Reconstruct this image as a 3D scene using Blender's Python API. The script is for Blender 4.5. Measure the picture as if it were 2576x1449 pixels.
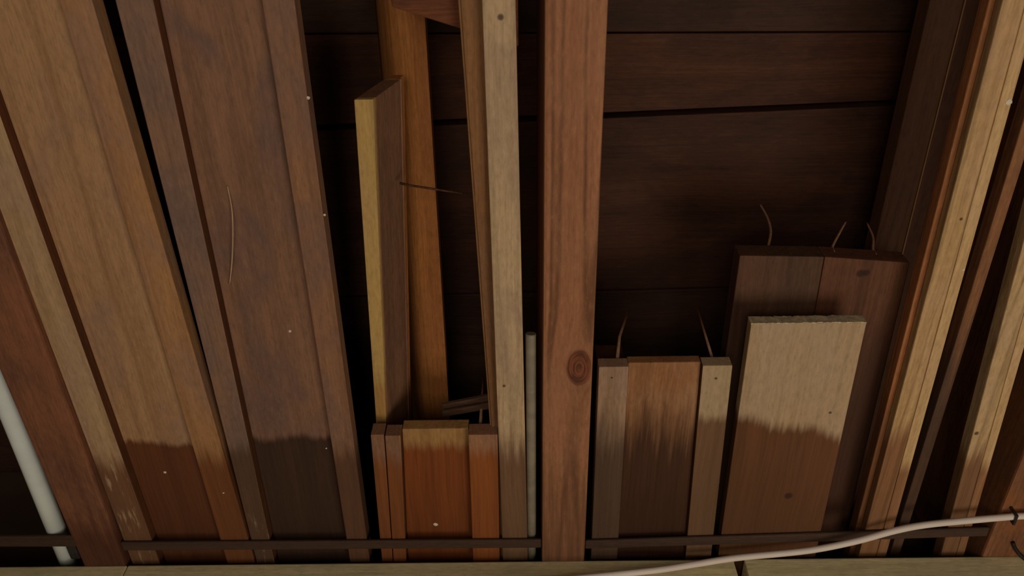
import bpy, bmesh, math, random
from mathutils import Vector, Matrix
random.seed(4)
S = bpy.context.scene
for o in list(bpy.data.objects):
    bpy.data.objects.remove(o)
C = S.collection
ZC = 1.60                                     # eye height; heights below are metres above the eye ("a")

# ------------------------------------------------------------------ camera, world, light, exposure
cd = bpy.data.cameras.new('camera')
cam = bpy.data.objects.new('camera', cd); C.objects.link(cam)
cd.sensor_width = 36.0
cd.lens = 36.0 * 2100.0 / 2576.0
cd.clip_start = 0.01
cam.location = (0, 0, ZC)
cam.rotation_euler = (math.radians(90 + 58.858), 0, math.radians(0.8747))
cd.dof.use_dof = True
cd.dof.focus_distance = 0.62
cd.dof.aperture_fstop = 11.0
S.camera = cam

w = bpy.data.worlds.new('world'); S.world = w
w.use_nodes = True
w.node_tree.nodes['Background'].inputs['Color'].default_value = (0.30, 0.22, 0.45, 1)
w.node_tree.nodes['Background'].inputs['Strength'].default_value = 0.004

def lamp(name, loc, power, col, size):
    ld = bpy.data.lights.new(name, 'POINT'); ld.energy = power; ld.color = col; ld.shadow_soft_size = size
    o = bpy.data.objects.new(name, ld); C.objects.link(o); o.location = loc
    return o
lamp('bench_lamp_light', (0.44, 0.34, ZC - 0.50), 18.0, (1.0, 0.84, 0.66), 0.25)
lamp('low_fill_light', (-0.16, -0.40, ZC - 0.84), 21.0, (1.0, 0.84, 0.68), 0.28)  # added fill from low behind the eye, stands for no real lamp

S.view_settings.view_transform = 'Standard'
S.view_settings.look = 'None'
S.view_settings.exposure = -0.42
S.view_settings.gamma = 1.0
S.view_settings.use_curve_mapping = False

# ------------------------------------------------------------------ materials
def srgb(r, g, b):
    f = lambda c: (c / 255.0) / 12.92 if c / 255.0 <= 0.04045 else ((c / 255.0 + 0.055) / 1.055) ** 2.4
    return (f(r), f(g), f(b), 1.0)

class NT:
    def __init__(s, name):
        s.m = bpy.data.materials.new(name); s.m.use_nodes = True
        s.t = s.m.node_tree; s.b = s.t.nodes['Principled BSDF']
    def n(s, typ, **kw):
        nd = s.t.nodes.new(typ)
        for k, v in kw.items(): setattr(nd, k, v)
        return nd
    def l(s, a, b): s.t.links.new(a, b)
    def val(s, inp, v):
        if isinstance(v, (int, float, tuple)): inp.default_value = v
        else: s.l(v, inp)
    def math(s, op, a, b=0.0, c=None, clamp=False):
        nd = s.n('ShaderNodeMath', operation=op, use_clamp=clamp)
        s.val(nd.inputs[0], a); s.val(nd.inputs[1], b)
        if c is not None: s.val(nd.inputs[2], c)
        return nd.outputs[0]
    def noise(s, vec, scale, detail=3.0, rough=0.55, dist=0.0):
        nd = s.n('ShaderNodeTexNoise'); s.l(vec, nd.inputs['Vector'])
        nd.inputs['Scale'].default_value = scale; nd.inputs['Detail'].default_value = detail
        nd.inputs['Roughness'].default_value = rough; nd.inputs['Distortion'].default_value = dist
        return nd.outputs['Fac']
    def mapping(s, vec, scale, loc=(0, 0, 0)):
        nd = s.n('ShaderNodeMapping'); s.l(vec, nd.inputs['Vector'])
        nd.inputs['Scale'].default_value = scale; nd.inputs['Location'].default_value = loc
        return nd.outputs['Vector']
    def ramp(s, f, a, b):
        nd = s.n('ShaderNodeMapRange', interpolation_type='SMOOTHSTEP'); s.l(f, nd.inputs['Value'])
        nd.inputs['From Min'].default_value = a; nd.inputs['From Max'].default_value = b
        return nd.outputs['Result']
    def mix(s, f, a, b, mode='MIX'):
        nd = s.n('ShaderNodeMix', data_type='RGBA', blend_type=mode)
        s.val(nd.inputs['Factor'], f); s.val(nd.inputs[6], a); s.val(nd.inputs[7], b)
        return nd.outputs[2]
    def comb(s, x, y, z):
        nd = s.n('ShaderNodeCombineXYZ')
        for i, v in enumerate((x, y, z)): s.val(nd.inputs[i], v)
        return nd.outputs[0]

SEED = [0]
def wood(name, light, dark, blotch=None, axis='y', stain=None, knot=None, contrast=1.0, scuff=None, dots=(), blotch_amt=0.55,
         rough=0.72, fine=1.0, bands=70.0, lines=0.22, rings=7.0, mottle=0.30):
    """grain runs along axis; stain = (y, colour, width, wobble, strength), with dimming light painted in beyond its start, knot = (x, y, radius); all in the object's own metres"""
    SEED[0] += 1
    k = SEED[0]
    m = NT(name)
    tc = m.n('ShaderNodeTexCoord').outputs['Object']
    sp = m.n('ShaderNodeSeparateXYZ'); m.l(tc, sp.inputs[0])
    x, y, z = sp.outputs
    u, v = (x, y) if axis == 'y' else (y, x)
    if knot:
        kx, ky, kr = knot
        dx = m.math('SUBTRACT', u, kx); dy = m.math('MULTIPLY', m.math('SUBTRACT', v, ky), 0.55)
        d2 = m.math('ADD', m.math('ADD', m.math('MULTIPLY', dx, dx), m.math('MULTIPLY', dy, dy)), 1e-5)
        u = m.math('ADD', kx, m.math('MULTIPLY', dx, m.math('SUBTRACT', 1.0, m.math('MINIMUM', m.math('DIVIDE', 1.15 * kr * kr, d2), 0.97))))
    wob = m.noise(m.comb(m.math('MULTIPLY', x, 6.0), m.math('MULTIPLY', y, 6.0), k * 3.1), 1.0, 2.0)
    uu = m.math('ADD', u, m.math('MULTIPLY', wob, 0.010))
    g1 = m.noise(m.comb(m.math('MULTIPLY', uu, bands), m.math('MULTIPLY', v, 1.2), m.math('ADD', m.math('MULTIPLY', z, bands * 0.8), k * 1.7)), 1.0, 3.0, 0.6)
    g2 = m.noise(m.comb(m.math('MULTIPLY', uu, 620.0), m.math('MULTIPLY', v, 14.0), m.math('ADD', m.math('MULTIPLY', z, 300.0), k * 2.3)), 1.0, 3.0, 0.65)
    g3 = m.noise(m.comb(m.math('MULTIPLY', uu, bands * 0.42), m.math('MULTIPLY', v, 0.9), m.math('ADD', m.math('MULTIPLY', z, bands * 0.4), k * 2.9)), 1.0, 1.5, 0.4)
    ln = m.math('FRACT', m.math('MULTIPLY', g3, rings))
    ln = m.math('SUBTRACT', 1.0, m.ramp(m.math('ABSOLUTE', m.math('SUBTRACT', ln, 0.5)), 0.0, 0.20))
    g = m.math('ADD', m.math('MULTIPLY', g1, 0.52), m.math('MULTIPLY', g2, 0.48 * fine))
    g = m.ramp(g, 0.50 - 0.22 / contrast, 0.50 + 0.20 / contrast)
    col = m.mix(g, dark, light)
    col = m.mix(m.math('MULTIPLY', ln, lines), col, tuple(c * 0.45 for c in dark[:3]) + (1,))
    bl = m.noise(m.mapping(tc, (22, 11, 22) if axis == 'y' else (11, 22, 22), (k * 1.3, k * 0.7, 0)), 1.0, 3.0, 0.6, 0.6)
    if blotch:
        col = m.mix(m.math('MULTIPLY', m.ramp(bl, 0.42, 0.66), blotch_amt), col, blotch)
    else:
        col = m.mix(m.math('MULTIPLY', m.ramp(bl, 0.40, 0.70), 0.30), col, dark)
    mt = m.noise(m.mapping(tc, (420, 110, 420) if axis == 'y' else (110, 420, 420), (k * 0.9, k, 0)), 1.0, 3.0, 0.7)
    col = m.mix(m.math('MULTIPLY', m.ramp(mt, 0.45, 0.75), mottle), col, tuple(c * 0.42 for c in dark[:3]) + (1,))
    col = m.mix(m.math('MULTIPLY', m.ramp(mt, 0.48, 0.28), mottle * 0.6), col, tuple(min(1, c * 1.35) for c in light[:3]) + (1,))
    if stain:
        ys, sc, wd, amp, st = stain[:5]
        slope = stain[5] if len(stain) > 5 else 0.0
        wn = m.noise(m.mapping(tc, (28, 7, 28), (k, 0, k)), 1.0, 3.0, 0.55)
        wf = m.noise(m.mapping(tc, (260, 12, 260), (k, 0, k)), 1.0, 2.0, 0.55)
        yy = m.math('ADD', m.math('ADD', y, m.math('MULTIPLY', m.math('SUBTRACT', wn, 0.5), amp)), m.math('MULTIPLY', m.math('SUBTRACT', wf, 0.5), wd * 1.2))
        yy = m.math('ADD', yy, m.math('MULTIPLY', x, slope))
        mask = m.math('MULTIPLY', m.ramp(yy, ys - wd * 0.5, ys + wd * 0.5), st)
        sg = m.mix(g, tuple(c * 0.50 for c in sc[:3]) + (1,), sc)
        sg = m.mix(m.math('MULTIPLY', m.ramp(yy, ys + wd * 0.3, ys + 0.13), 0.55), sg, tuple(c * 0.38 for c in sc[:3]) + (1,))  # paints the light falling off toward the wall into the stain colour
        col = m.mix(mask, col, sg)
    if scuff:
        ys, amt = scuff
        s1 = m.noise(m.mapping(tc, (240, 30, 240), (k * 2.0, 0, 0)), 1.0, 3.0, 0.6)
        mk = m.math('MULTIPLY', m.math('MULTIPLY', m.ramp(s1, 0.56, 0.70), m.ramp(y, ys, ys + 0.03)), amt)
        col = m.mix(mk, col, srgb(196, 170, 140))
    if knot:
        d = m.math('SQRT', d2)
        rg = m.noise(m.comb(m.math('MULTIPLY', d, 1100.0), m.math('MULTIPLY', x, 60.0), m.math('MULTIPLY', y, 60.0)), 1.0, 2.0)
        kc = m.mix(m.ramp(rg, 0.35, 0.65), srgb(70, 34, 24), srgb(132, 72, 48))
        dn = m.math('ADD', d, m.math('MULTIPLY', m.math('SUBTRACT', g2, 0.5), 0.002))
        col = m.mix(m.math('MULTIPLY', m.math('SUBTRACT', 1.0, m.ramp(dn, kr * 0.80, kr * 1.02)), 0.85), col, kc)
    for (px, py, pr) in dots:                                  # small knots and nail holes
        dx = m.math('SUBTRACT', x, px); dy = m.math('MULTIPLY', m.math('SUBTRACT', y, py), 1.0)
        d = m.math('SQRT', m.math('ADD', m.math('MULTIPLY', dx, dx), m.math('MULTIPLY', dy, dy)))
        d = m.math('ADD', d, m.math('MULTIPLY', m.math('SUBTRACT', bl, 0.5), pr * 0.8))
        col = m.mix(m.math('MULTIPLY', m.math('SUBTRACT', 1.0, m.ramp(d, pr * 0.5, pr * 1.2)), 0.8), col, srgb(50, 30, 26))
    m.l(col, m.b.inputs['Base Color'])
    m.b.inputs['Roughness'].default_value = rough
    m.b.inputs['Specular IOR Level'].default_value = 0.25
    bp = m.n('ShaderNodeBump'); bp.inputs['Strength'].default_value = 0.30; bp.inputs['Distance'].default_value = 0.0012
    m.l(m.math('ADD', m.math('MULTIPLY', g2, 0.7), m.math('MULTIPLY', g1, 0.3)), bp.inputs['Height'])
    m.l(bp.outputs['Normal'], m.b.inputs['Normal'])
    return m.m

def plain(name, col, rough=0.5, metal=0.0, var=0.25, scale=60.0):
    SEED[0] += 1
    m = NT(name)
    tc = m.n('ShaderNodeTexCoord').outputs['Object']
    f = m.noise(m.mapping(tc, (scale, scale, scale), (SEED[0], 0, 0)), 1.0, 4.0)
    c2 = tuple(c * (1 - var) for c in col[:3]) + (1,)
    m.l(m.mix(m.ramp(f, 0.35, 0.65), c2, col), m.b.inputs['Base Color'])
    m.b.inputs['Roughness'].default_value = rough; m.b.inputs['Metallic'].default_value = metal
    m.b.inputs['Specular IOR Level'].default_value = 0.3
    return m.m

# ------------------------------------------------------------------ mesh helpers
def link(name, me, mat=None, parent=None, loc=None):
    o = bpy.data.objects.new(name, me); C.objects.link(o)
    if mat and me and not me.materials: me.materials.append(mat)
    if parent: o.parent = parent
    if loc is not None: o.location = loc
    return o

def thing(name, label, cat, loc, group=None):
    o = bpy.data.objects.new(name, None); C.objects.link(o)
    o.empty_display_size = 0.02
    o.location = loc; o['label'] = label; o['category'] = cat
    if group: o['group'] = group
    return o

def tag(o, label, cat, group=None):
    o['label'] = label; o['category'] = cat
    if group: o['group'] = group
    return o

def hexa(bm, b, t, seg=1, bev=0.001, cuts=0, jit=0.0):
    """a bevelled six-sided solid from four bottom and four top corners (near-left, near-right, far-right, far-left)"""
    vb = [bm.verts.new(p) for p in b]; vt = [bm.verts.new(p) for p in t]
    fs = [bm.faces.new(vb[::-1]), bm.faces.new(vt)]
    for i in range(4):
        j = (i + 1) % 4
        fs.append(bm.faces.new((vb[i], vb[j], vt[j], vt[i])))
    es = list({e for f in fs for e in f.edges})
    if bev > 0:
        bmesh.ops.bevel(bm, geom=es, offset=bev, segments=seg, profile=0.6, affect='EDGES', clamp_overlap=True)

def finish(bm, name):
    bmesh.ops.recalc_face_normals(bm, faces=bm.faces)
    me = bpy.data.meshes.new(name); bm.to_mesh(me); bm.free()
    return me

class Run:
    """a board running away from the eye: left and right edges given at two distances, straight between and beyond"""
    def __init__(s, l0, r0, y0, l1, r1, y1):
        s.p = (l0, r0, y0, l1, r1, y1)
    def xs(s, y):
        l0, r0, y0, l1, r1, y1 = s.p
        f = (y - y0) / (y1 - y0)
        return l0 + (l1 - l0) * f, r0 + (r1 - r0) * f

def run_bm(run, ya, yb, a0, a1, origin, lean=0.0, bev=0.001, seg=2, skew=0.0):
    """solid of a Run from ya to yb, heights a0..a1 above the eye, leaning to +x by lean per metre of height; skew slants the near end"""
    ox, oy, oz = origin
    xl, xr = run.xs(ya); Xl, Xr = run.xs(yb)
    k = lean * (a1 - a0)
    bm = bmesh.new()
    b = [(xl, ya, a0), (xr, ya + skew, a0), (Xr, yb, a0), (Xl, yb, a0)]
    t = [(xl + k, ya, a1), (xr + k, ya + skew, a1), (Xr + k, yb, a1), (Xl + k, yb, a1)]
    f = lambda q: [(p[0] - ox, p[1] - oy, p[2] + ZC - oz) for p in q]
    hexa(bm, f(b), f(t), seg, bev)
    return bm

def tube(name, pts, r, mat, parent=None, origin=(0, 0, 0), res=8, r_end=None, smooth=True):
    """round bar swept along points"""
    P = [Vector((p[0], p[1], p[2] + ZC)) - Vector(origin) for p in pts]
    bm = bmesh.new(); rings = []
    n = len(P)
    prev = None
    for i, p in enumerate(P):
        d = (P[min(i + 1, n - 1)] - P[max(i - 1, 0)]).normalized()
        ref = prev if prev is not None else (Vector((0, 0, 1)) if abs(d.z) < 0.9 else Vector((1, 0, 0)))
        a = (ref - d * ref.dot(d)).normalized(); prev = a
        b = d.cross(a)
        rr = r if r_end is None else r + (r_end - r) * i / (n - 1)
        rings.append([bm.verts.new(p + (a * math.cos(t) + b * math.sin(t)) * rr) for t in [2 * math.pi * q / res for q in range(res)]])
    for i in range(n - 1):
        for q in range(res):
            bm.faces.new((rings[i][q], rings[i][(q + 1) % res], rings[i + 1][(q + 1) % res], rings[i + 1][q]))
    bm.faces.new(rings[0][::-1]); bm.faces.new(rings[-1])
    me = finish(bm, name)
    if smooth:
        for f in me.polygons: f.use_smooth = len(f.vertices) == 4
    return link(name, me, mat, parent)

def spline(pts, n=8):
    """Catmull-Rom through the points"""
    out = []
    P = [Vector(p) for p in pts]
    P = [P[0] * 2 - P[1]] + P + [P[-1] * 2 - P[-2]]
    for i in range(1, len(P) - 2):
        for k in range(n):
            t = k / n
            p0, p1, p2, p3 = P[i - 1:i + 3]
            out.append(0.5 * ((2 * p1) + (p2 - p0) * t + (2 * p0 - 5 * p1 + 4 * p2 - p3) * t * t + (3 * p1 - p0 - 3 * p2 + p3) * t ** 3))
    out.append(P[-2])
    return out

# ------------------------------------------------------------------ the room
WALLY = 0.579            # face of the top plate on the far wall
JB = 0.4985              # underside of the joists
BB = 0.505               # underside of the boards stored between them
DECK = 0.680             # underside of the deck planks

def box_bm(x0, x1, y0, y1, z0, z1, bev=0.0):
    bm = bmesh.new()
    q = lambda z: [(x0, y0, z), (x1, y0, z), (x1, y1, z), (x0, y1, z)]
    hexa(bm, q(z0), q(z1), 1, bev)
    return bm

def struct(name, bm, mat):
    o = link(name, finish(bm, name), mat); o['kind'] = 'structure'
    return o

m_floor = plain('concrete_floor', srgb(92, 84, 76), 0.9, 0, 0.3, 8)
m_wall = plain('dark_board_wall', srgb(86, 70, 54), 0.9, 0, 0.3, 9)
struct('floor', box_bm(-1.6, 1.6, -1.6, 0.72, -0.1, 0.0), m_floor)
struct('wall_left', box_bm(-1.7, -1.6, -1.6, 0.72, 0.0, ZC + 0.72), m_wall)
struct('wall_right', box_bm(1.6, 1.7, -1.6, 0.72, 0.0, ZC + 0.72), m_wall)
struct('wall_front', box_bm(-1.7, 1.7, -1.7, -1.6, 0.0, ZC + 0.72), m_wall)
bm = box_bm(-1.6, 1.6, 0.645, 0.72, 0.0, ZC + 0.72)
b2 = box_bm(-1.6, 1.6, 0.590, 0.645, 0.0, ZC + 0.395)
me2 = finish(b2, 'tmp'); bm.from_mesh(me2); bpy.data.meshes.remove(me2)
wall_back = struct('wall_back', bm, m_wall)

m_plate = wood('plate_wood', srgb(238, 226, 180), srgb(206, 194, 148), srgb(198, 188, 152), axis='x', contrast=0.8, blotch_amt=0.6)
def plate(x0, x1, top, x1b=None, x0b=None):
    bm = bmesh.new()
    x1b = x1 if x1b is None else x1b; x0b = x0 if x0b is None else x0b
    zb, zt = ZC + 0.395, ZC + top
    hexa(bm, [(x0b, WALLY, zb), (x1b, WALLY, zb), (x1b, 0.645, zb), (x0b, 0.645, zb)],
         [(x0, WALLY, zt), (x1, WALLY, zt), (x1, 0.645, zt), (x0, 0.645, zt)], 2, 0.0012)
    o = link('top_plate', finish(bm, 'top_plate'), m_plate, wall_back)
    return o
plate(-1.6, -0.3447, 0.4985)
plate(-0.3440, 0.1833, 0.4985, x1b=0.1846)
plate(0.1926, 1.6, 0.4985, x0b=0.1905)

# ceiling: deck planks across, joists away from the eye, small battens nailed between the joists
ceil = bpy.data.objects.new('ceiling', None); C.objects.link(ceil); ceil['kind'] = 'structure'
ceil.location = (0, 0, ZC + DECK)
ORG = (0, 0, ZC + DECK)
m_deck = [wood('deck_plank_wood_%s' % n, srgb(*l), srgb(*d), srgb(*b), axis='x', contrast=0.9, bands=45.0, blotch_amt=0.5)
          for n, l, d, b in (('warm', (98, 60, 40), (68, 40, 26), (50, 32, 26)),
                             ('brown', (88, 55, 38), (62, 38, 26), (46, 31, 26)),
                             ('dull', (78, 52, 38), (54, 36, 28), (44, 31, 27)))]
base = [0.2440 - 0.0720 - 0.1735 * k for k in range(9, -1, -1)] + [0.2440, 0.2440 + 0.1725, 0.645]
base = [b for b in base if b > -1.55]
base[-1] = 0.640
SL = -0.030
for i in range(len(base) - 1):
    y0, y1 = base[i], base[i + 1]
    g0 = 0.0005; g1 = 0.0026 if abs(y1 - 0.2440) < 1e-6 else 0.0005
    if abs(y0 - 0.2440) < 1e-6: g0 = 0.0026
    X0, X1 = -1.6, 1.6
    dz = random.uniform(0, 0.0015)
    bm = bmesh.new()
    sl = lambda y: SL if abs(y - 0.2440) < 1e-6 else (0.012 if abs(y - 0.1720) < 1e-3 else (-0.012 if y < 0.6 else 0.0))
    yy = lambda y, X, g: y + sl(y) * X + g
    q = lambda z: [(X0, yy(y0, X0, g0), z), (X1, yy(y0, X1, g0), z), (X1, yy(y1, X1, -g1), z), (X0, yy(y1, X0, -g1), z)]
    hexa(bm, q(dz), q(0.02 + dz), 2, 0.0015)
    o = link('plank', finish(bm, 'plank'), m_deck[i % 3] if y0 < 0.1 else m_deck[(0, 0, 1, 2)[min(3, i % 4)]], ceil)
# roof skin above the planks so no light comes down through the joints
o = link('sheathing', finish(box_bm(-1.7, 1.7, -1.7, 0.72, 0.022, 0.04), 'sheathing'), m_wall, ceil)

m_joist_red = wood('fir_joist', srgb(186, 132, 94), srgb(142, 94, 64), srgb(166, 118, 88), stain=(0.50, srgb(118, 82, 60), 0.16, 0.03, 0.8),  # gradual darkening here paints weaker light near the wall, joist is unstained
                   knot=(0.0440, 0.371, 0.0105), contrast=0.7, bands=110.0, fine=0.8, lines=0.75, rings=5.0)
m_joist = wood('red_brown_joist', srgb(156, 104, 74), srgb(112, 72, 52), srgb(100, 70, 56), stain=(0.530, srgb(84, 48, 36), 0.05, 0.03, 0.8), contrast=0.8)  # darker far end is painted light falloff, not a mark on the wood
m_joist_far = wood('dull_joist', srgb(140, 96, 66), srgb(96, 62, 42), srgb(150, 92, 48), contrast=0.9)
def joist(run, mat, label=None):
    bm = run_bm(run, -1.59, 0.640, JB, DECK - 0.0005, ORG, bev=0.0022, seg=2)
    o = link('joist', finish(bm, 'joist'), mat, ceil)
    if label: o['label'] = label
    return o
joist(Run(0.0172, 0.0541, 0.10, 0.0171, 0.0542, 0.58), m_joist_red, 'reddish fir joist with a round knot')
joist(Run(-0.385, -0.346, 0.43, -0.383, -0.3462, 0.57), m_joist, 'red brown joist beside the metal conduit')
joist(Run(0.3993, 0.4373, 0.44, 0.3986, 0.4366, 0.58), m_joist_far)
for x in (-1.15, -0.75, 0.79, 1.18):
    joist(Run(x, x + 0.038, 0.1, x, x + 0.038, 0.6), m_joist_far)

m_batten = wood('batten_wood', srgb(80, 60, 48), srgb(56, 42, 34), srgb(70, 54, 44), axis='x', contrast=0.7)
def batten(x0, x1, y0, y1, Y0, Y1):
    bm = bmesh.new()
    pts = lambda a: [(x0, y0, ZC + a - ORG[2]), (x1, Y0, ZC + a - ORG[2]), (x1, Y1, ZC + a - ORG[2]), (x0, y1, ZC + a - ORG[2])]
    hexa(bm, pts(0.5018), pts(0.5045), 2, 0.0016)
    return link('batten', finish(bm, 'batten'), m_batten, ceil)
batten(-0.750, -0.385, 0.541, 0.554, 0.546, 0.559)
batten(-0.346, 0.0168, 0.5545, 0.5645, 0.5565, 0.5665)
batten(0.0546, 0.3985, 0.5585, 0.5685, 0.5480, 0.5580)
for x0, x1 in ((-0.346, 0.0168), (0.0546, 0.3985)):
    batten(x0, x1, -0.30, -0.285, -0.30, -0.285)

# ------------------------------------------------------------------ boards stored between the joists
FAR = 0.628
m_nail = plain('nail_steel', srgb(196, 156, 122), 0.6, 0.0, 0.25, 300)
m_speck = plain('paint_speck', srgb(235, 225, 205), 0.8)
SPK = None
def speck(x, y, a, r, parent, name='paint_speck'):
    global SPK
    if SPK is None:
        bm = bmesh.new(); bmesh.ops.create_icosphere(bm, subdivisions=1, radius=1.0)
        for v in bm.verts: v.co *= random.uniform(0.8, 1.1)
        SPK = finish(bm, 'paint_speck')
    o = link(name, SPK, m_speck, parent)
    o.location = Vector((x, y, ZC + a)) - parent.location
    o.scale = (r * 1.1, r, 0.0006); o.rotation_euler = (0, 0, x * 40)
    return o
def nail(pts, parent, r=0.0015, bent=False):
    P = spline(pts, 5) if bent else pts
    o = tube('nail', P, r, m_nail, parent, parent.location, 6, r * 0.6)
    return o

m_side = wood('dark_strip_side', srgb(112, 70, 42), srgb(84, 50, 32))  # darker colour for the inner side faces of the strips
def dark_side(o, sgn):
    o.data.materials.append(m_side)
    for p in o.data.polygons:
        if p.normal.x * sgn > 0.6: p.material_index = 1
def paneled(label, run, cl, cr, ya, mats, a=(BB, 0.519, 0.5135, 0.525), group='paneled boards stored between the joists', far=FAR, split=None):
    """two edge strips standing proud of a recessed centre panel; cl, cr are Runs of the strips' inner edges"""
    xl, xr = run.xs(ya)
    org = Vector(((xl + xr) / 2, ya, ZC + BB))
    t = thing('paneled_board', label, 'board', org, group)
    l0, l1 = run.xs(ya)[0], run.xs(FAR)[0]
    ci0, ci1 = cl.xs(ya)[0], cl.xs(FAR)[0]
    co0, co1 = cr.xs(ya)[0], cr.xs(FAR)[0]
    r0, r1 = run.xs(ya)[1], run.xs(FAR)[1]
    ov = 0.004
    A = Run(l0, ci0, ya, l1, ci1, FAR); B = Run(co0, r0, ya, co1, r1, FAR)
    P = Run(ci0 + 0.0002, co0 - 0.0002, ya, ci1 + 0.0002, co1 - 0.0002, FAR)
    if split:
        m0, m1 = l0 + (ci0 - l0) * split, l1 + (ci1 - l1) * split
        A2 = Run(l0, m0 - 0.0005, ya, l1, m1 - 0.0005, FAR); A = Run(m0 + 0.0004, ci0, ya, m1 + 0.0004, ci1, FAR)
        link('edge_strip', finish(run_bm(A2, ya - 0.0008, far, a[0] + 0.0006, a[1] + 0.001, org, bev=0.0007), 'edge_strip'), mats[0], t)
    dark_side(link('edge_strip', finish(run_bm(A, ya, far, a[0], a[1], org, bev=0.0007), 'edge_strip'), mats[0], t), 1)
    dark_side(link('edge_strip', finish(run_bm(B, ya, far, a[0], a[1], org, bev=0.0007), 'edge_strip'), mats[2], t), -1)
    link('center_panel', finish(run_bm(P, ya + 0.0005, far - 0.002, a[2], a[3], org), 'center_panel'), mats[1], t)
    return t
def L2(v0, y0, v1, y1): return Run(v0, v0, y0, v1, y1 and v1, y1)

# E: the leftmost paneled board
NE = -0.32
oy = NE
tan, tan_d, tan_b = srgb(190, 150, 110), srgb(158, 120, 84), srgb(154, 122, 104)
st_e = srgb(128, 76, 40)
mE = (wood('paneled_tan_left_strip', srgb(196, 164, 124), srgb(164, 132, 94), srgb(178, 148, 124), contrast=0.8, stain=(0.462 - oy, srgb(118, 74, 48), 0.03, 0.02, 0.85), scuff=(0.44 - oy, 0.6)),
      wood('paneled_tan_center', tan, tan_d, tan_b, contrast=0.8, stain=(0.449 - oy, srgb(112, 62, 34), 0.008, 0.034, 0.95)),
      wood('paneled_tan_right_strip', srgb(190, 144, 98), srgb(156, 112, 72), tan_b, contrast=0.8, stain=(0.458 - oy, srgb(130, 76, 40), 0.03, 0.02, 0.9)))
E = paneled('wide tan paneled board with a pale left strip, right of the red brown joist',
            Run(-0.3464, -0.2441, 0.239, -0.3442, -0.2357, 0.58), L2(-0.3244, 0.173, -0.3212, 0.451), L2(-0.2662, 0.104, -0.2602, 0.582), NE, mE)
# F: the grey brown one beside it
st_f = srgb(66, 46, 34)
mF = (wood('paneled_grey_left_strip', srgb(160, 124, 98), srgb(124, 94, 76), srgb(120, 100, 92), contrast=0.8, stain=(0.452 - oy, srgb(94, 68, 48), 0.02, 0.012, 0.8), scuff=(0.52 - oy, 0.8), blotch_amt=0.8),
      wood('paneled_grey_center', srgb(156, 116, 90), srgb(122, 90, 70), srgb(118, 92, 82), contrast=0.8, stain=(0.448 - oy, st_f, 0.010, 0.020, 0.92), blotch_amt=0.9),
      wood('paneled_grey_right_strip', srgb(166, 122, 90), srgb(132, 96, 70), srgb(132, 102, 88), contrast=0.8, stain=(0.455 - oy, srgb(92, 62, 44), 0.03, 0.016, 0.8), blotch_amt=0.8))
Fb = paneled('grey brown paneled board with a dark stained far end, second paneled board from the left',
             Run(-0.2337, -0.1290, 0.105, -0.2340, -0.1342, 0.583), L2(-0.2116, 0.105, -0.2182, 0.582), L2(-0.1483, 0.153, -0.1517, 0.583), NE, mF)
# G: short one, orange
YG = 0.4405
mG_strip = wood('paneled_orange_strip', srgb(164, 122, 88), srgb(120, 84, 58), srgb(140, 108, 92), contrast=0.9, stain=(0.024, srgb(148, 84, 38), 0.03, 0.016, 0.85))
mG_right = wood('paneled_orange_right_strip', srgb(176, 130, 96), srgb(130, 92, 66), srgb(150, 112, 92), contrast=0.9, stain=(0.018, srgb(160, 88, 34), 0.02, 0.012, 0.9))
mG_c = wood('paneled_orange_center', srgb(186, 146, 92), srgb(154, 112, 66), srgb(170, 130, 84), contrast=1.0, stain=(0.018, srgb(146, 76, 34), 0.016, 0.010, 0.95))
G = paneled('short orange brown paneled board lying left of the narrow pale board',
            Run(-0.1187, -0.0181, 0.4395, -0.1235, -0.0197, 0.582), L2(-0.0948, 0.44, -0.1018, 0.5814), L2(-0.0413, 0.4407, -0.0431, 0.5823), YG,
            (mG_strip, mG_c, mG_right), split=0.46)
nail([(-0.0327, 0.4475, 0.512), (-0.0324, 0.4470, 0.550), (-0.0320, 0.4465, 0.588)], G)
speck(-0.0746, 0.5486, 0.5133, 0.0022, G)
speck(-0.2951, 0.4842, 0.5133, 0.0013, E)
speck(-0.2470, 0.5000, 0.5048, 0.0009, E)
for x, y, r in ((-0.1290, 0.165, 0.0012), (-0.1295, 0.2457, 0.0010), (-0.170, 0.345, 0.0012), (-0.158, 0.460, 0.0007)):
    speck(x, y, 0.5048 if x > -0.15 else 0.5133, r, Fb)
# H: short pale one right of the knotty joist
YH = 0.3755
mH = (wood('paneled_pale_left_strip', srgb(182, 152, 122), srgb(150, 118, 90), srgb(160, 132, 118), contrast=0.8, stain=(0.062, srgb(92, 70, 54), 0.06, 0.012, 0.92), dots=((-0.040, 0.010, 0.0010),)),
      wood('paneled_rust_center', srgb(170, 122, 82), srgb(136, 88, 54), srgb(180, 140, 104), contrast=0.9, stain=(0.058, srgb(80, 50, 33), 0.07, 0.03, 0.97), blotch_amt=0.6),
      wood('paneled_pale_right_strip', srgb(196, 174, 138), srgb(164, 140, 106), srgb(180, 156, 124), contrast=0.8, stain=(0.050, srgb(126, 88, 60), 0.014, 0.006, 0.9), dots=((0.0388, 0.0118, 0.0014),)))
H = paneled('short paneled board with pale strips and rust stain, just right of the knotty reddish joist',
            Run(0.0595, 0.1595, 0.375, 0.0604, 0.1653, 0.565), L2(0.0818, 0.375, 0.0835, 0.565), L2(0.1372, 0.375, 0.1428, 0.565), YH, mH,
            a=(BB, 0.5165, 0.5105, 0.5195))
nail([(0.0735, 0.3790, 0.510), (0.0800, 0.3792, 0.550), (0.0925, 0.3795, 0.592)], H)
nail([(0.1494, 0.3850, 0.510), (0.1525, 0.3850, 0.608)], H, 0.0013)

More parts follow.
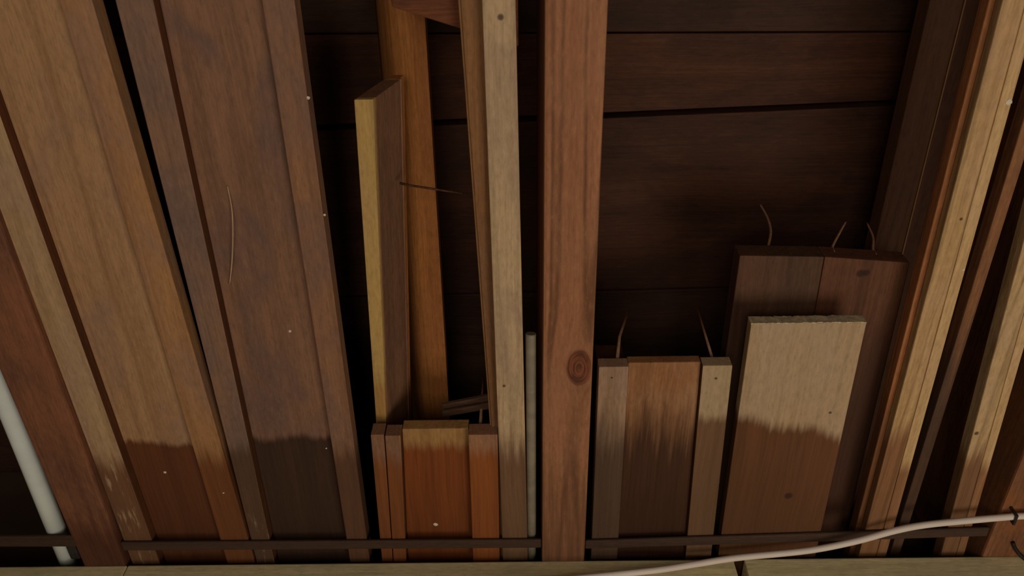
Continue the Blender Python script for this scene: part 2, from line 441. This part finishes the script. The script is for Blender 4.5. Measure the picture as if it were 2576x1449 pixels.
# I: short pale plain board
YI = 0.3385
mI = wood('pale_board_wood', srgb(194, 168, 132), srgb(170, 142, 108), srgb(186, 162, 136), contrast=0.8,
          stain=(0.098, srgb(116, 72, 42), 0.014, 0.030, 0.96, -0.30), dots=((0.0305, 0.0835, 0.0014), (0.012, 0.172, 0.004)))
m_worn = plain('worn_end_wood', srgb(214, 198, 164), 0.9, 0, 0.35, 200)
t = thing('pale_board', 'short plain pale board with a rust stained far half, right of the short paneled board', 'board', (0.2103, YI, ZC + BB))
rI = Run(0.1685, 0.2520, 0.338, 0.1716, 0.2569, 0.564)
link('board', finish(run_bm(rI, YI, FAR, BB, 0.5150, t.location, bev=0.0008), 'board'), mI, t)
bm = bmesh.new()                                              # torn fibres along the near end
rnd = random.Random(9)
n = 40
for i in range(n):
    xa, xb = rI.xs(YI)
    x0 = xa + (xb - xa) * i / n; x1 = xa + (xb - xa) * (i + 1) / n
    d = rnd.uniform(0.0003, 0.0008); z0 = BB + rnd.uniform(0.0002, 0.0007); z1 = 0.5150 - rnd.uniform(0.0002, 0.0012)
    q = lambda a: [(x0 - t.location[0], -d, a - BB), (x1 - t.location[0], -d, a - BB), (x1 - t.location[0], 0.001, a - BB), (x0 - t.location[0], 0.001, a - BB)]
    hexa(bm, q(z0), q(z1), 1, 0.0)
o = link('torn_end', finish(bm, 'torn_end'), m_worn, t); o['kind'] = 'stuff'; o['label'] = 'whitish torn fibres'

# J: wide dark board of two planks above it
YJ = 0.3010
mJ = (wood('wide_board_left_plank', srgb(100, 74, 56), srgb(74, 52, 40), srgb(112, 70, 52), contrast=0.9, blotch_amt=0.35, stain=(0.060, srgb(84, 58, 44), 0.08, 0.03, 0.8)),
      wood('wide_board_right_plank', srgb(118, 78, 54), srgb(84, 54, 38), srgb(108, 64, 48), contrast=0.9, dots=((0.0335, 0.0165, 0.0036), (0.0375, 0.0160, 0.0030)), stain=(0.060, srgb(84, 56, 42), 0.08, 0.03, 0.8)))
org = Vector((0.2225, YJ, ZC + 0.540))
t = thing('wide_board', 'wide dark red brown board of two planks, three nails standing in its end', 'board', org)
lj = Run(0.1638, 0.2263, 0.301, 0.1642, 0.2330, 0.60); rj = Run(0.2267, 0.2909, 0.301, 0.2334, 0.2980, 0.60)
link('plank', finish(run_bm(lj, YJ, FAR, 0.540, 0.5575, org, skew=0.002), 'plank'), mJ[0], t)
link('plank', finish(run_bm(rj, YJ + 0.002, FAR, 0.540, 0.5575, org, skew=0.006), 'plank'), mJ[1], t)
nail([(0.1885, 0.3045, 0.552), (0.1912, 0.3045, 0.562), (0.1992, 0.3045, 0.586), (0.2027, 0.3045, 0.610), (0.2030, 0.3045, 0.636)], t, 0.0013, True)
nail([(0.2370, 0.3050, 0.550), (0.2394, 0.3050, 0.560), (0.2520, 0.3050, 0.582), (0.2640, 0.3050, 0.602)], t, 0.0012, True)
nail([(0.2690, 0.3080, 0.550), (0.2706, 0.3080, 0.560), (0.2780, 0.3080, 0.580), (0.2822, 0.3080, 0.605)], t, 0.0012, True)

# P: narrow pale board left of the knotty joist, Q: brown strip on it
rP = Run(-0.0193, 0.0004, 0.108, -0.0169, 0.0051, 0.583)
mP = wood('narrow_pale_wood', srgb(212, 186, 146), srgb(172, 144, 110), srgb(166, 140, 120), contrast=1.0, stain=(0.455 - NE, srgb(122, 86, 60), 0.05, 0.03, 0.9),
          dots=((-0.003, 0.392 - NE, 0.0014), (0.0005, 0.118 - NE, 0.0022)), blotch_amt=0.6)
org = Vector((-0.009, NE, ZC + BB))
o = link('narrow_board', finish(run_bm(rP, NE, FAR, BB, 0.5145, org), 'narrow_board'), mP); o.location = org
tag(o, 'long narrow pale board just left of the dark slot beside the knotty joist', 'board')
rQ = Run(-0.0303, -0.0170, 0.185, -0.0230, -0.0100, 0.44)
mQ = wood('brown_strip_wood', srgb(160, 118, 76), srgb(124, 84, 52), srgb(130, 96, 72), contrast=0.9)
org = Vector((-0.026, 0.060, ZC + 0.515))
t = thing('wood_strip', 'thin brown wood strip lying along the left edge of the narrow pale board', 'strip', org)
link('strip', finish(run_bm(rQ, 0.060, FAR, 0.5150, 0.5280, org, bev=0.0008), 'strip'), mQ, t)
rb = Run(-0.0318, -0.0303, 0.185, -0.0245, -0.0230, 0.44)
link('bead', finish(run_bm(rb, 0.060, FAR, 0.5165, 0.5190, org, bev=0.0005), 'bead'), mQ, t)

# K: wide orange board on edge higher up, L: leaning board in front of it
mK = wood('orange_board_wood', srgb(196, 132, 72), srgb(148, 90, 46), srgb(170, 110, 64), contrast=0.9)
org = Vector((-0.092, -0.25, ZC + 0.600))
prof = [(-0.0609, 0.0), (-0.069, 0.0006), (-0.077, 0.0030), (-0.084, 0.0080), (-0.090, 0.0160), (-0.0955, 0.0270), (-0.1000, 0.0400), (-0.1040, 0.0560)]  # left side curled up, a shape chosen so that it falls dark
bm = bmesh.new(); lows = []; ups = []
for yk in (0.0, 0.25, 0.55, FAR + 0.25):
    dx = -0.0055 * yk / 0.88
    lows.append([bm.verts.new((px + dx - org[0], yk, pz)) for px, pz in prof])
    ups.append([bm.verts.new((px + dx - org[0] + (0.006 if i > 3 else 0.0), yk, pz + 0.013)) for i, (px, pz) in enumerate(prof)])
n = len(prof)
for a_ in range(3):
    for b_ in range(n - 1):
        bm.faces.new((lows[a_][b_], lows[a_][b_ + 1], lows[a_ + 1][b_ + 1], lows[a_ + 1][b_]))
        bm.faces.new((ups[a_][b_], ups[a_ + 1][b_], ups[a_ + 1][b_ + 1], ups[a_][b_ + 1]))
    bm.faces.new((lows[a_][0], lows[a_ + 1][0], ups[a_ + 1][0], ups[a_][0]))
    bm.faces.new((lows[a_][n - 1], ups[a_][n - 1], ups[a_ + 1][n - 1], lows[a_ + 1][n - 1]))
for q_ in (0, 3):
    for b_ in range(n - 1):
        bm.faces.new((lows[q_][b_], ups[q_][b_], ups[q_][b_ + 1], lows[q_][b_ + 1]))
o = link('orange_board', finish(bm, 'orange_board'), mK); o.location = org
for p in o.data.polygons: p.use_smooth = True
o.data.set_sharp_from_angle(angle=math.radians(40))
tag(o, 'orange brown board lying high in the bay behind the leaning pale edged board', 'board')

YL = 0.1750
org = Vector((-0.099, YL, ZC + 0.530))
mL_edge = wood('leaning_board_edge', srgb(206, 174, 108), srgb(178, 144, 84), srgb(190, 156, 104), contrast=0.7, stain=(0.405 - YL, srgb(176, 122, 62), 0.02, 0.01, 0.5))
mL_face = wood('leaning_board_face', srgb(160, 118, 88), srgb(120, 86, 64), srgb(136, 100, 82), contrast=0.9)
t = thing('leaning_board', 'board leaning on its pale yellow edge in the left bay, nail through its face', 'board', org)
rL = Run(-0.1059, -0.0935, 0.1749, -0.1184, -0.1099, 0.4424)
LB = 0.530
YLE = 0.610
def leaning(run, ya, yb, a0, a1, origin, lean, slant, bev=0.0008, inset=(0, 0), BB=0.505):
    ox, oy_, oz = origin
    xl, xr = run.xs(ya); Xl, Xr = run.xs(yb)
    bm = bmesh.new()
    f = lambda x, y, a: (x + lean * (a - BB) - ox, y + slant * (a - BB) - oy_, a + ZC - oz)
    g = lambda x, y, a: (x + lean * (a - BB) - ox, y - oy_, a + ZC - oz)
    hexa(bm, [f(xl + inset[0], ya, a0), f(xr + inset[1], ya, a0), g(Xr + inset[1], yb, a0), g(Xl + inset[0], yb, a0)],
         [f(xl + inset[0], ya, a1), f(xr + inset[1], ya, a1), g(Xr + inset[1], yb, a1), g(Xl + inset[0], yb, a1)], 2, bev)
    return bm
LE = 0.283
link('edge', finish(leaning(rL, YL, YLE, LB, 0.5337, org, LE, 0.02, BB=LB), 'edge'), mL_edge, t)['label'] = 'pale yellow lower edge'
link('face', finish(leaning(rL, YL, YLE, 0.5338, 0.5752, org, LE, 0.02, BB=LB), 'face'), mL_face, t)
link('bead', finish(leaning(rL, YL, YLE, 0.5756, 0.5772, org, LE, 0.02, 0.0004, (0.001, 0.0003), BB=LB), 'bead'), mL_face, t)
link('tongue', finish(leaning(rL, YL, YLE, 0.5774, 0.5870, org, LE, 0.02, 0.0006, (0.002, -0.0020), BB=LB), 'tongue'), mK, t)
m_rust = plain('rusty_nail', srgb(92, 58, 40), 0.8, 0.2, 0.4, 400)
tube('nail', [(-0.0850, 0.2460, 0.5560), (-0.0778, 0.2475, 0.5551), (-0.0386, 0.2490, 0.5430)], 0.0010, m_rust, t, org, 6, 0.0007)['label'] = 'rusty nail'

# N: short dark red crosspiece near the eye, over the strip and the narrow board
mN = wood('crosspiece_wood', srgb(134, 78, 48), srgb(82, 46, 30), srgb(70, 42, 30), axis='x', contrast=0.9)
org = Vector((-0.035, 0.100, ZC + 0.530))
bm = bmesh.new()
q = lambda a: [(-0.0790 - org[0], 0.045 - org[1], a - 0.530), (0.0020 - org[0], 0.070 - org[1], a - 0.530), (0.0020 - org[0], 0.1425 - org[1], a - 0.530), (-0.0758 - org[0], 0.1170 - org[1], a - 0.530)]
hexa(bm, q(0.530), q(0.552), 2, 0.0012)
o = link('crosspiece', finish(bm, 'crosspiece'), mN); o.location = org
tag(o, 'short dark red crosspiece lying across the bay against the narrow pale board', 'board')

# wooden slats poking out behind the short orange board
mS = wood('slat_wood', srgb(120, 92, 70), srgb(84, 62, 50), axis='x', contrast=0.7)
for (xa, ya, xb, yb, a, hgt, lab) in ((-0.0665, 0.4475, -0.0225, 0.4375, 0.5510, 0.0040, 'thin wood slat lying crosswise behind the short orange paneled board, upper of two'),
                                      (-0.0655, 0.4490, -0.0225, 0.4400, 0.5440, 0.0030, 'thinner wood slat just below the other crosswise slat behind the short orange paneled board')):
    org = Vector((xa, ya, ZC + a)); bm = bmesh.new()
    q = lambda z: [(0, 0, z), (xb - xa, yb - ya, z), (xb - xa, yb - ya + 0.006, z), (0, 0.006, z)]
    hexa(bm, q(0), q(hgt), 1, 0.0005)
    o = link('narrow_board', finish(bm, 'narrow_board'), mS); o.location = org
    tag(o, lab, 'board', 'thin slats behind the short orange board')

# offcut lying on the short pale paneled board
mB = wood('offcut_wood', srgb(104, 66, 50), srgb(70, 42, 34), contrast=0.8)
org = Vector((0.0735, 0.396, ZC + 0.517)); bm = bmesh.new()
q = lambda z, d: [(-0.0118, d, z), (0.0115, d + 0.001, z), (0.0115, 0.06, z), (-0.0118, 0.06, z)]
hexa(bm, q(0.0, 0.0), q(0.049, 0.001), 2, 0.002)
o = link('wood_offcut', finish(bm, 'wood_offcut'), mB); o.location = org
tag(o, 'small dark wood offcut on the left strip of the short pale paneled board', 'offcut')

# T: long pale board on a wider orange one, a dark board higher up behind them
NT_ = -0.32
rT = Run(0.2871, 0.3094, 0.1855, 0.2933, 0.3171, 0.4907)
mT_edge = wood('long_pale_wood', srgb(212, 178, 126), srgb(174, 138, 94), srgb(196, 160, 128), contrast=0.9, stain=(0.455 - NT_, srgb(150, 100, 66), 0.035, 0.02, 0.85, 0.9), fine=1.0, bands=160.0,
               dots=((0.0115, 0.2555 - NT_, 0.0012),), lines=0.5)
mT_lip = wood('long_pale_lip_wood', srgb(222, 190, 138), srgb(186, 150, 104), srgb(206, 172, 132), contrast=0.9, stain=(0.480 - NT_, srgb(150, 100, 66), 0.02, 0.01, 0.85), bands=160.0)
org = Vector((0.287, NT_, ZC + BB))
t = thing('long_board', 'long pale board with a lighter lip, running right of the wide dark board', 'board', org)
def two_strip(run, f, a0, a1, m0, m1, t):
    mid = lambda y: run.xs(y)[0] + (run.xs(y)[1] - run.xs(y)[0]) * f
    A = Run(run.xs(NT_)[0], mid(NT_) - 0.0004, NT_, run.xs(FAR)[0], mid(FAR) - 0.0004, FAR)
    B = Run(mid(NT_) + 0.0002, run.xs(NT_)[1], NT_, mid(FAR) + 0.0002, run.xs(FAR)[1], FAR)
    link('board', finish(run_bm(A, NT_, FAR, a0, a1, t.location, bev=0.0010), 'board'), m0, t)
    link('lip', finish(run_bm(B, NT_, FAR, a0 + 0.0004, a1, t.location, bev=0.0010), 'lip'), m1, t)['label'] = 'lighter lip'
two_strip(rT, 0.64, BB, 0.5135, mT_edge, mT_lip, t)
speck(0.3070, 0.1745, 0.5052, 0.0022, t)
speck(0.3105, 0.2950, 0.5052, 0.0010, t)
rO = Run(0.2838, 0.3120, 0.19, 0.2893, 0.3180, 0.4895)
mO = wood('orange_batten_wood', srgb(190, 130, 82), srgb(144, 90, 54), srgb(168, 110, 70), contrast=1.0, lines=0.5, stain=(0.42 - NT_, srgb(120, 80, 52), 0.10, 0.02, 0.8))
org = Vector((0.290, NT_, ZC + 0.5145))
o = link('brown_board', finish(run_bm(rO, NT_, FAR, 0.5138, 0.5250, org), 'brown_board'), mO); o.location = org
tag(o, 'orange brown board showing as a strip along the left edge of the long pale board', 'board')
mD = (wood('upper_dark_strip_wood', srgb(104, 72, 50), srgb(76, 50, 36), srgb(88, 62, 46), contrast=0.8),
      wood('upper_dark_board_wood', srgb(94, 62, 44), srgb(66, 42, 32), srgb(80, 54, 40), contrast=0.8),
      wood('upper_bead_highlight', srgb(170, 128, 90), srgb(130, 94, 62), contrast=0.8))  # bead coloured lighter, a painted highlight along the board
org = Vector((0.30, NT_, ZC + 0.600))
t = thing('upper_board', 'dark brown board with a thin bead, high above and left of the long pale board', 'board', org)
D0 = (0.2905, 0.2880); dl = lambda y: 0.2885 + 0.0100 * (y - 0.13); db = lambda y: 0.3130 + 0.0090 * (y - 0.13)
ra = lambda f, g: Run(f(NT_), g(NT_), NT_, f(FAR), g(FAR), FAR)
link('board', finish(run_bm(ra(dl, lambda y: db(y) - 0.0007), NT_, FAR, 0.6000, 0.6180, org), 'board'), mD[0], t)
link('bead', finish(run_bm(ra(lambda y: db(y) - 0.0006, lambda y: db(y) + 0.0004), NT_, FAR, 0.5993, 0.6100, org, bev=0.0003), 'bead'), mD[2], t)
link('board', finish(run_bm(ra(lambda y: db(y) + 0.0005, lambda y: db(y) + 0.052), NT_, FAR, 0.6003, 0.6180, org), 'board'), mD[1], t)

# U: thin strip, V: pale leaning board, beside the right joist
mU = wood('thin_strip_wood', srgb(168, 118, 78), srgb(120, 80, 54), srgb(100, 72, 60), contrast=1.0, stain=(0.36 - NT_, srgb(84, 66, 56), 0.12, 0.03, 0.8))
rU = Run(0.3262, 0.3345, 0.25, 0.3275, 0.3360, 0.46)
org = Vector((0.329, NT_, ZC + 0.5145))
o = link('thin_strip', finish(run_bm(rU, NT_, FAR, 0.5145, 0.5270, org), 'thin_strip'), mU); o.location = org
tag(o, 'thin brown strip in the dark gap between the two long pale boards on the right', 'strip')
rV = Run(0.3455, 0.3672, 0.268, 0.3637, 0.3845, 0.537)
org = Vector((0.35, NT_, ZC + BB))
t = thing('long_board', 'pale grooved board between the thin strip and the joist at the right edge', 'board', org)
mV_edge = wood('right_board_wood', srgb(214, 184, 136), srgb(174, 142, 100), srgb(196, 166, 134), contrast=0.9, bands=150.0, stain=(0.465 - NT_, srgb(140, 96, 66), 0.03, 0.02, 0.9), dots=((0.0102, 0.4448 - NT_, 0.0020),), lines=0.5)
two_strip(rV, 0.66, BB, 0.5180, mV_edge, mT_lip, t)

# ------------------------------------------------------------------ pipes, cable, wire
m_rod = plain('grey_rod', srgb(150, 142, 122), 0.55, 0.0, 0.2, 90)
org = Vector((0.0086, 0.350, ZC + 0.5135))
o = tube('dowel_rod', [(0.0087, 0.350, 0.5135), (0.0086, 0.352, 0.5130), (0.0085, 0.47, 0.5120), (0.0084, FAR, 0.5110)], 0.0040, m_rod, None, org, 16)
o.location = org
tag(o, 'thin grey round rod in the dark slot left of the knotty joist', 'rod')

m_pipe = plain('galvanised_conduit', srgb(232, 244, 242), 0.32, 0.0, 0.08, 40)
org = Vector((-0.402, -0.3, ZC + 0.513))
t = thing('conduit_pipe', 'grey metal conduit pipe beside the red brown joist at the left edge', 'pipe', org)
tube('pipe', [(-0.3985, -0.30, 0.5140), (-0.4005, 0.20, 0.5140), (-0.4036, 0.45, 0.5138), (-0.4065, 0.632, 0.5136)], 0.0078, m_pipe, t, org, 20)
m_fit = plain('dark_fitting', srgb(70, 66, 66), 0.5, 0.5, 0.3, 90)
bm = bmesh.new()
q = lambda z, s: [(-0.3965 - org[0] - s, 0.560 - org[1], z), (-0.3875 - org[0], 0.560 - org[1], z), (-0.3875 - org[0], 0.5775 - org[1], z), (-0.3965 - org[0] - s, 0.5775 - org[1], z)]
hexa(bm, q(-0.009, 0), q(0.006, 0.002), 2, 0.002)
link('clamp', finish(bm, 'clamp'), m_fit, t)['label'] = 'dark clamp at the wall end'

m_cable = plain('white_cable', srgb(226, 216, 208), 0.5, 0, 0.06, 30)
pts = [(-0.14, 0.5735, 0.425), (-0.05, 0.5740, 0.459), (0.0286, 0.5740, 0.4729), (0.0589, 0.5735, 0.4766), (0.1133, 0.5730, 0.4825), (0.1479, 0.5720, 0.4876), (0.1830, 0.5697, 0.4918),
       (0.2422, 0.5619, 0.492), (0.2806, 0.5513, 0.492), (0.3113, 0.539, 0.492), (0.3361, 0.5323, 0.492), (0.3742, 0.5273, 0.492), (0.4028, 0.5241, 0.492), (0.4143, 0.5233, 0.492),
       (0.50, 0.520, 0.492), (0.70, 0.514, 0.491), (0.95, 0.510, 0.490)]
org = Vector((0.18, 0.57, ZC + 0.492))
t = thing('cable', 'white electric cable running along the wall top and under the boards on the right', 'cable', org)
tube('sheath', spline(pts, 8), 0.0028, m_cable, t, org, 12)
bm = bmesh.new()
for dx in (-1,):
    hexa(bm, [(0.4045 - org[0], 0.5185 - org[1], -0.0032), (0.4065 - org[0], 0.5185 - org[1], -0.0032), (0.4065 - org[0], 0.5205 - org[1], -0.0032), (0.4045 - org[0], 0.5205 - org[1], -0.0032)],
         [(0.4045 - org[0], 0.5185 - org[1], 0.0068), (0.4065 - org[0], 0.5185 - org[1], 0.0068), (0.4065 - org[0], 0.5205 - org[1], 0.0068), (0.4045 - org[0], 0.5205 - org[1], 0.0068)], 1, 0.0002)
    hexa(bm, [(0.4045 - org[0], 0.5275 - org[1], -0.0032), (0.4065 - org[0], 0.5275 - org[1], -0.0032), (0.4065 - org[0], 0.5295 - org[1], -0.0032), (0.4045 - org[0], 0.5295 - org[1], -0.0032)],
         [(0.4045 - org[0], 0.5275 - org[1], 0.0068), (0.4065 - org[0], 0.5275 - org[1], 0.0068), (0.4065 - org[0], 0.5295 - org[1], 0.0068), (0.4045 - org[0], 0.5295 - org[1], 0.0068)], 1, 0.0002)
    hexa(bm, [(0.4045 - org[0], 0.5185 - org[1], -0.0045), (0.4065 - org[0], 0.5185 - org[1], -0.0045), (0.4065 - org[0], 0.5295 - org[1], -0.0045), (0.4045 - org[0], 0.5295 - org[1], -0.0045)],
         [(0.4045 - org[0], 0.5185 - org[1], -0.0030), (0.4065 - org[0], 0.5185 - org[1], -0.0030), (0.4065 - org[0], 0.5295 - org[1], -0.0030), (0.4045 - org[0], 0.5295 - org[1], -0.0030)], 1, 0.0002)
link('staple', finish(bm, 'staple'), m_fit, t)['label'] = 'dark staple holding the cable'

m_wire = plain('black_wire', srgb(34, 28, 30), 0.6)
org = Vector((0.424, 0.57, ZC + 0.494))
o = tube('wire', [p - org + Vector((org[0], org[1], org[2] - 0)) for p in spline([(0.4185, 0.5600, 0.4970), (0.4230, 0.5680, 0.4955), (0.4300, 0.5740, 0.4900), (0.4420, 0.5765, 0.4780), (0.4600, 0.5770, 0.4600)], 5)], 0.0016, m_wire, None, org, 8)
o.location = org
tag(o, 'short black wire hanging over the wall plate below the white cable at right', 'wire')

# cobweb strand hanging under the grey brown board
m_web = plain('cobweb', srgb(206, 176, 140), 0.9)
o = tube('thread', spline([(-0.1935, 0.2272, 0.5125), (-0.1932, 0.2440, 0.5105), (-0.1958, 0.2627, 0.5095), (-0.2010, 0.2850, 0.5105), (-0.2066, 0.3032, 0.5125)], 5), 0.00045, m_web, Fb, Fb.location, 5)
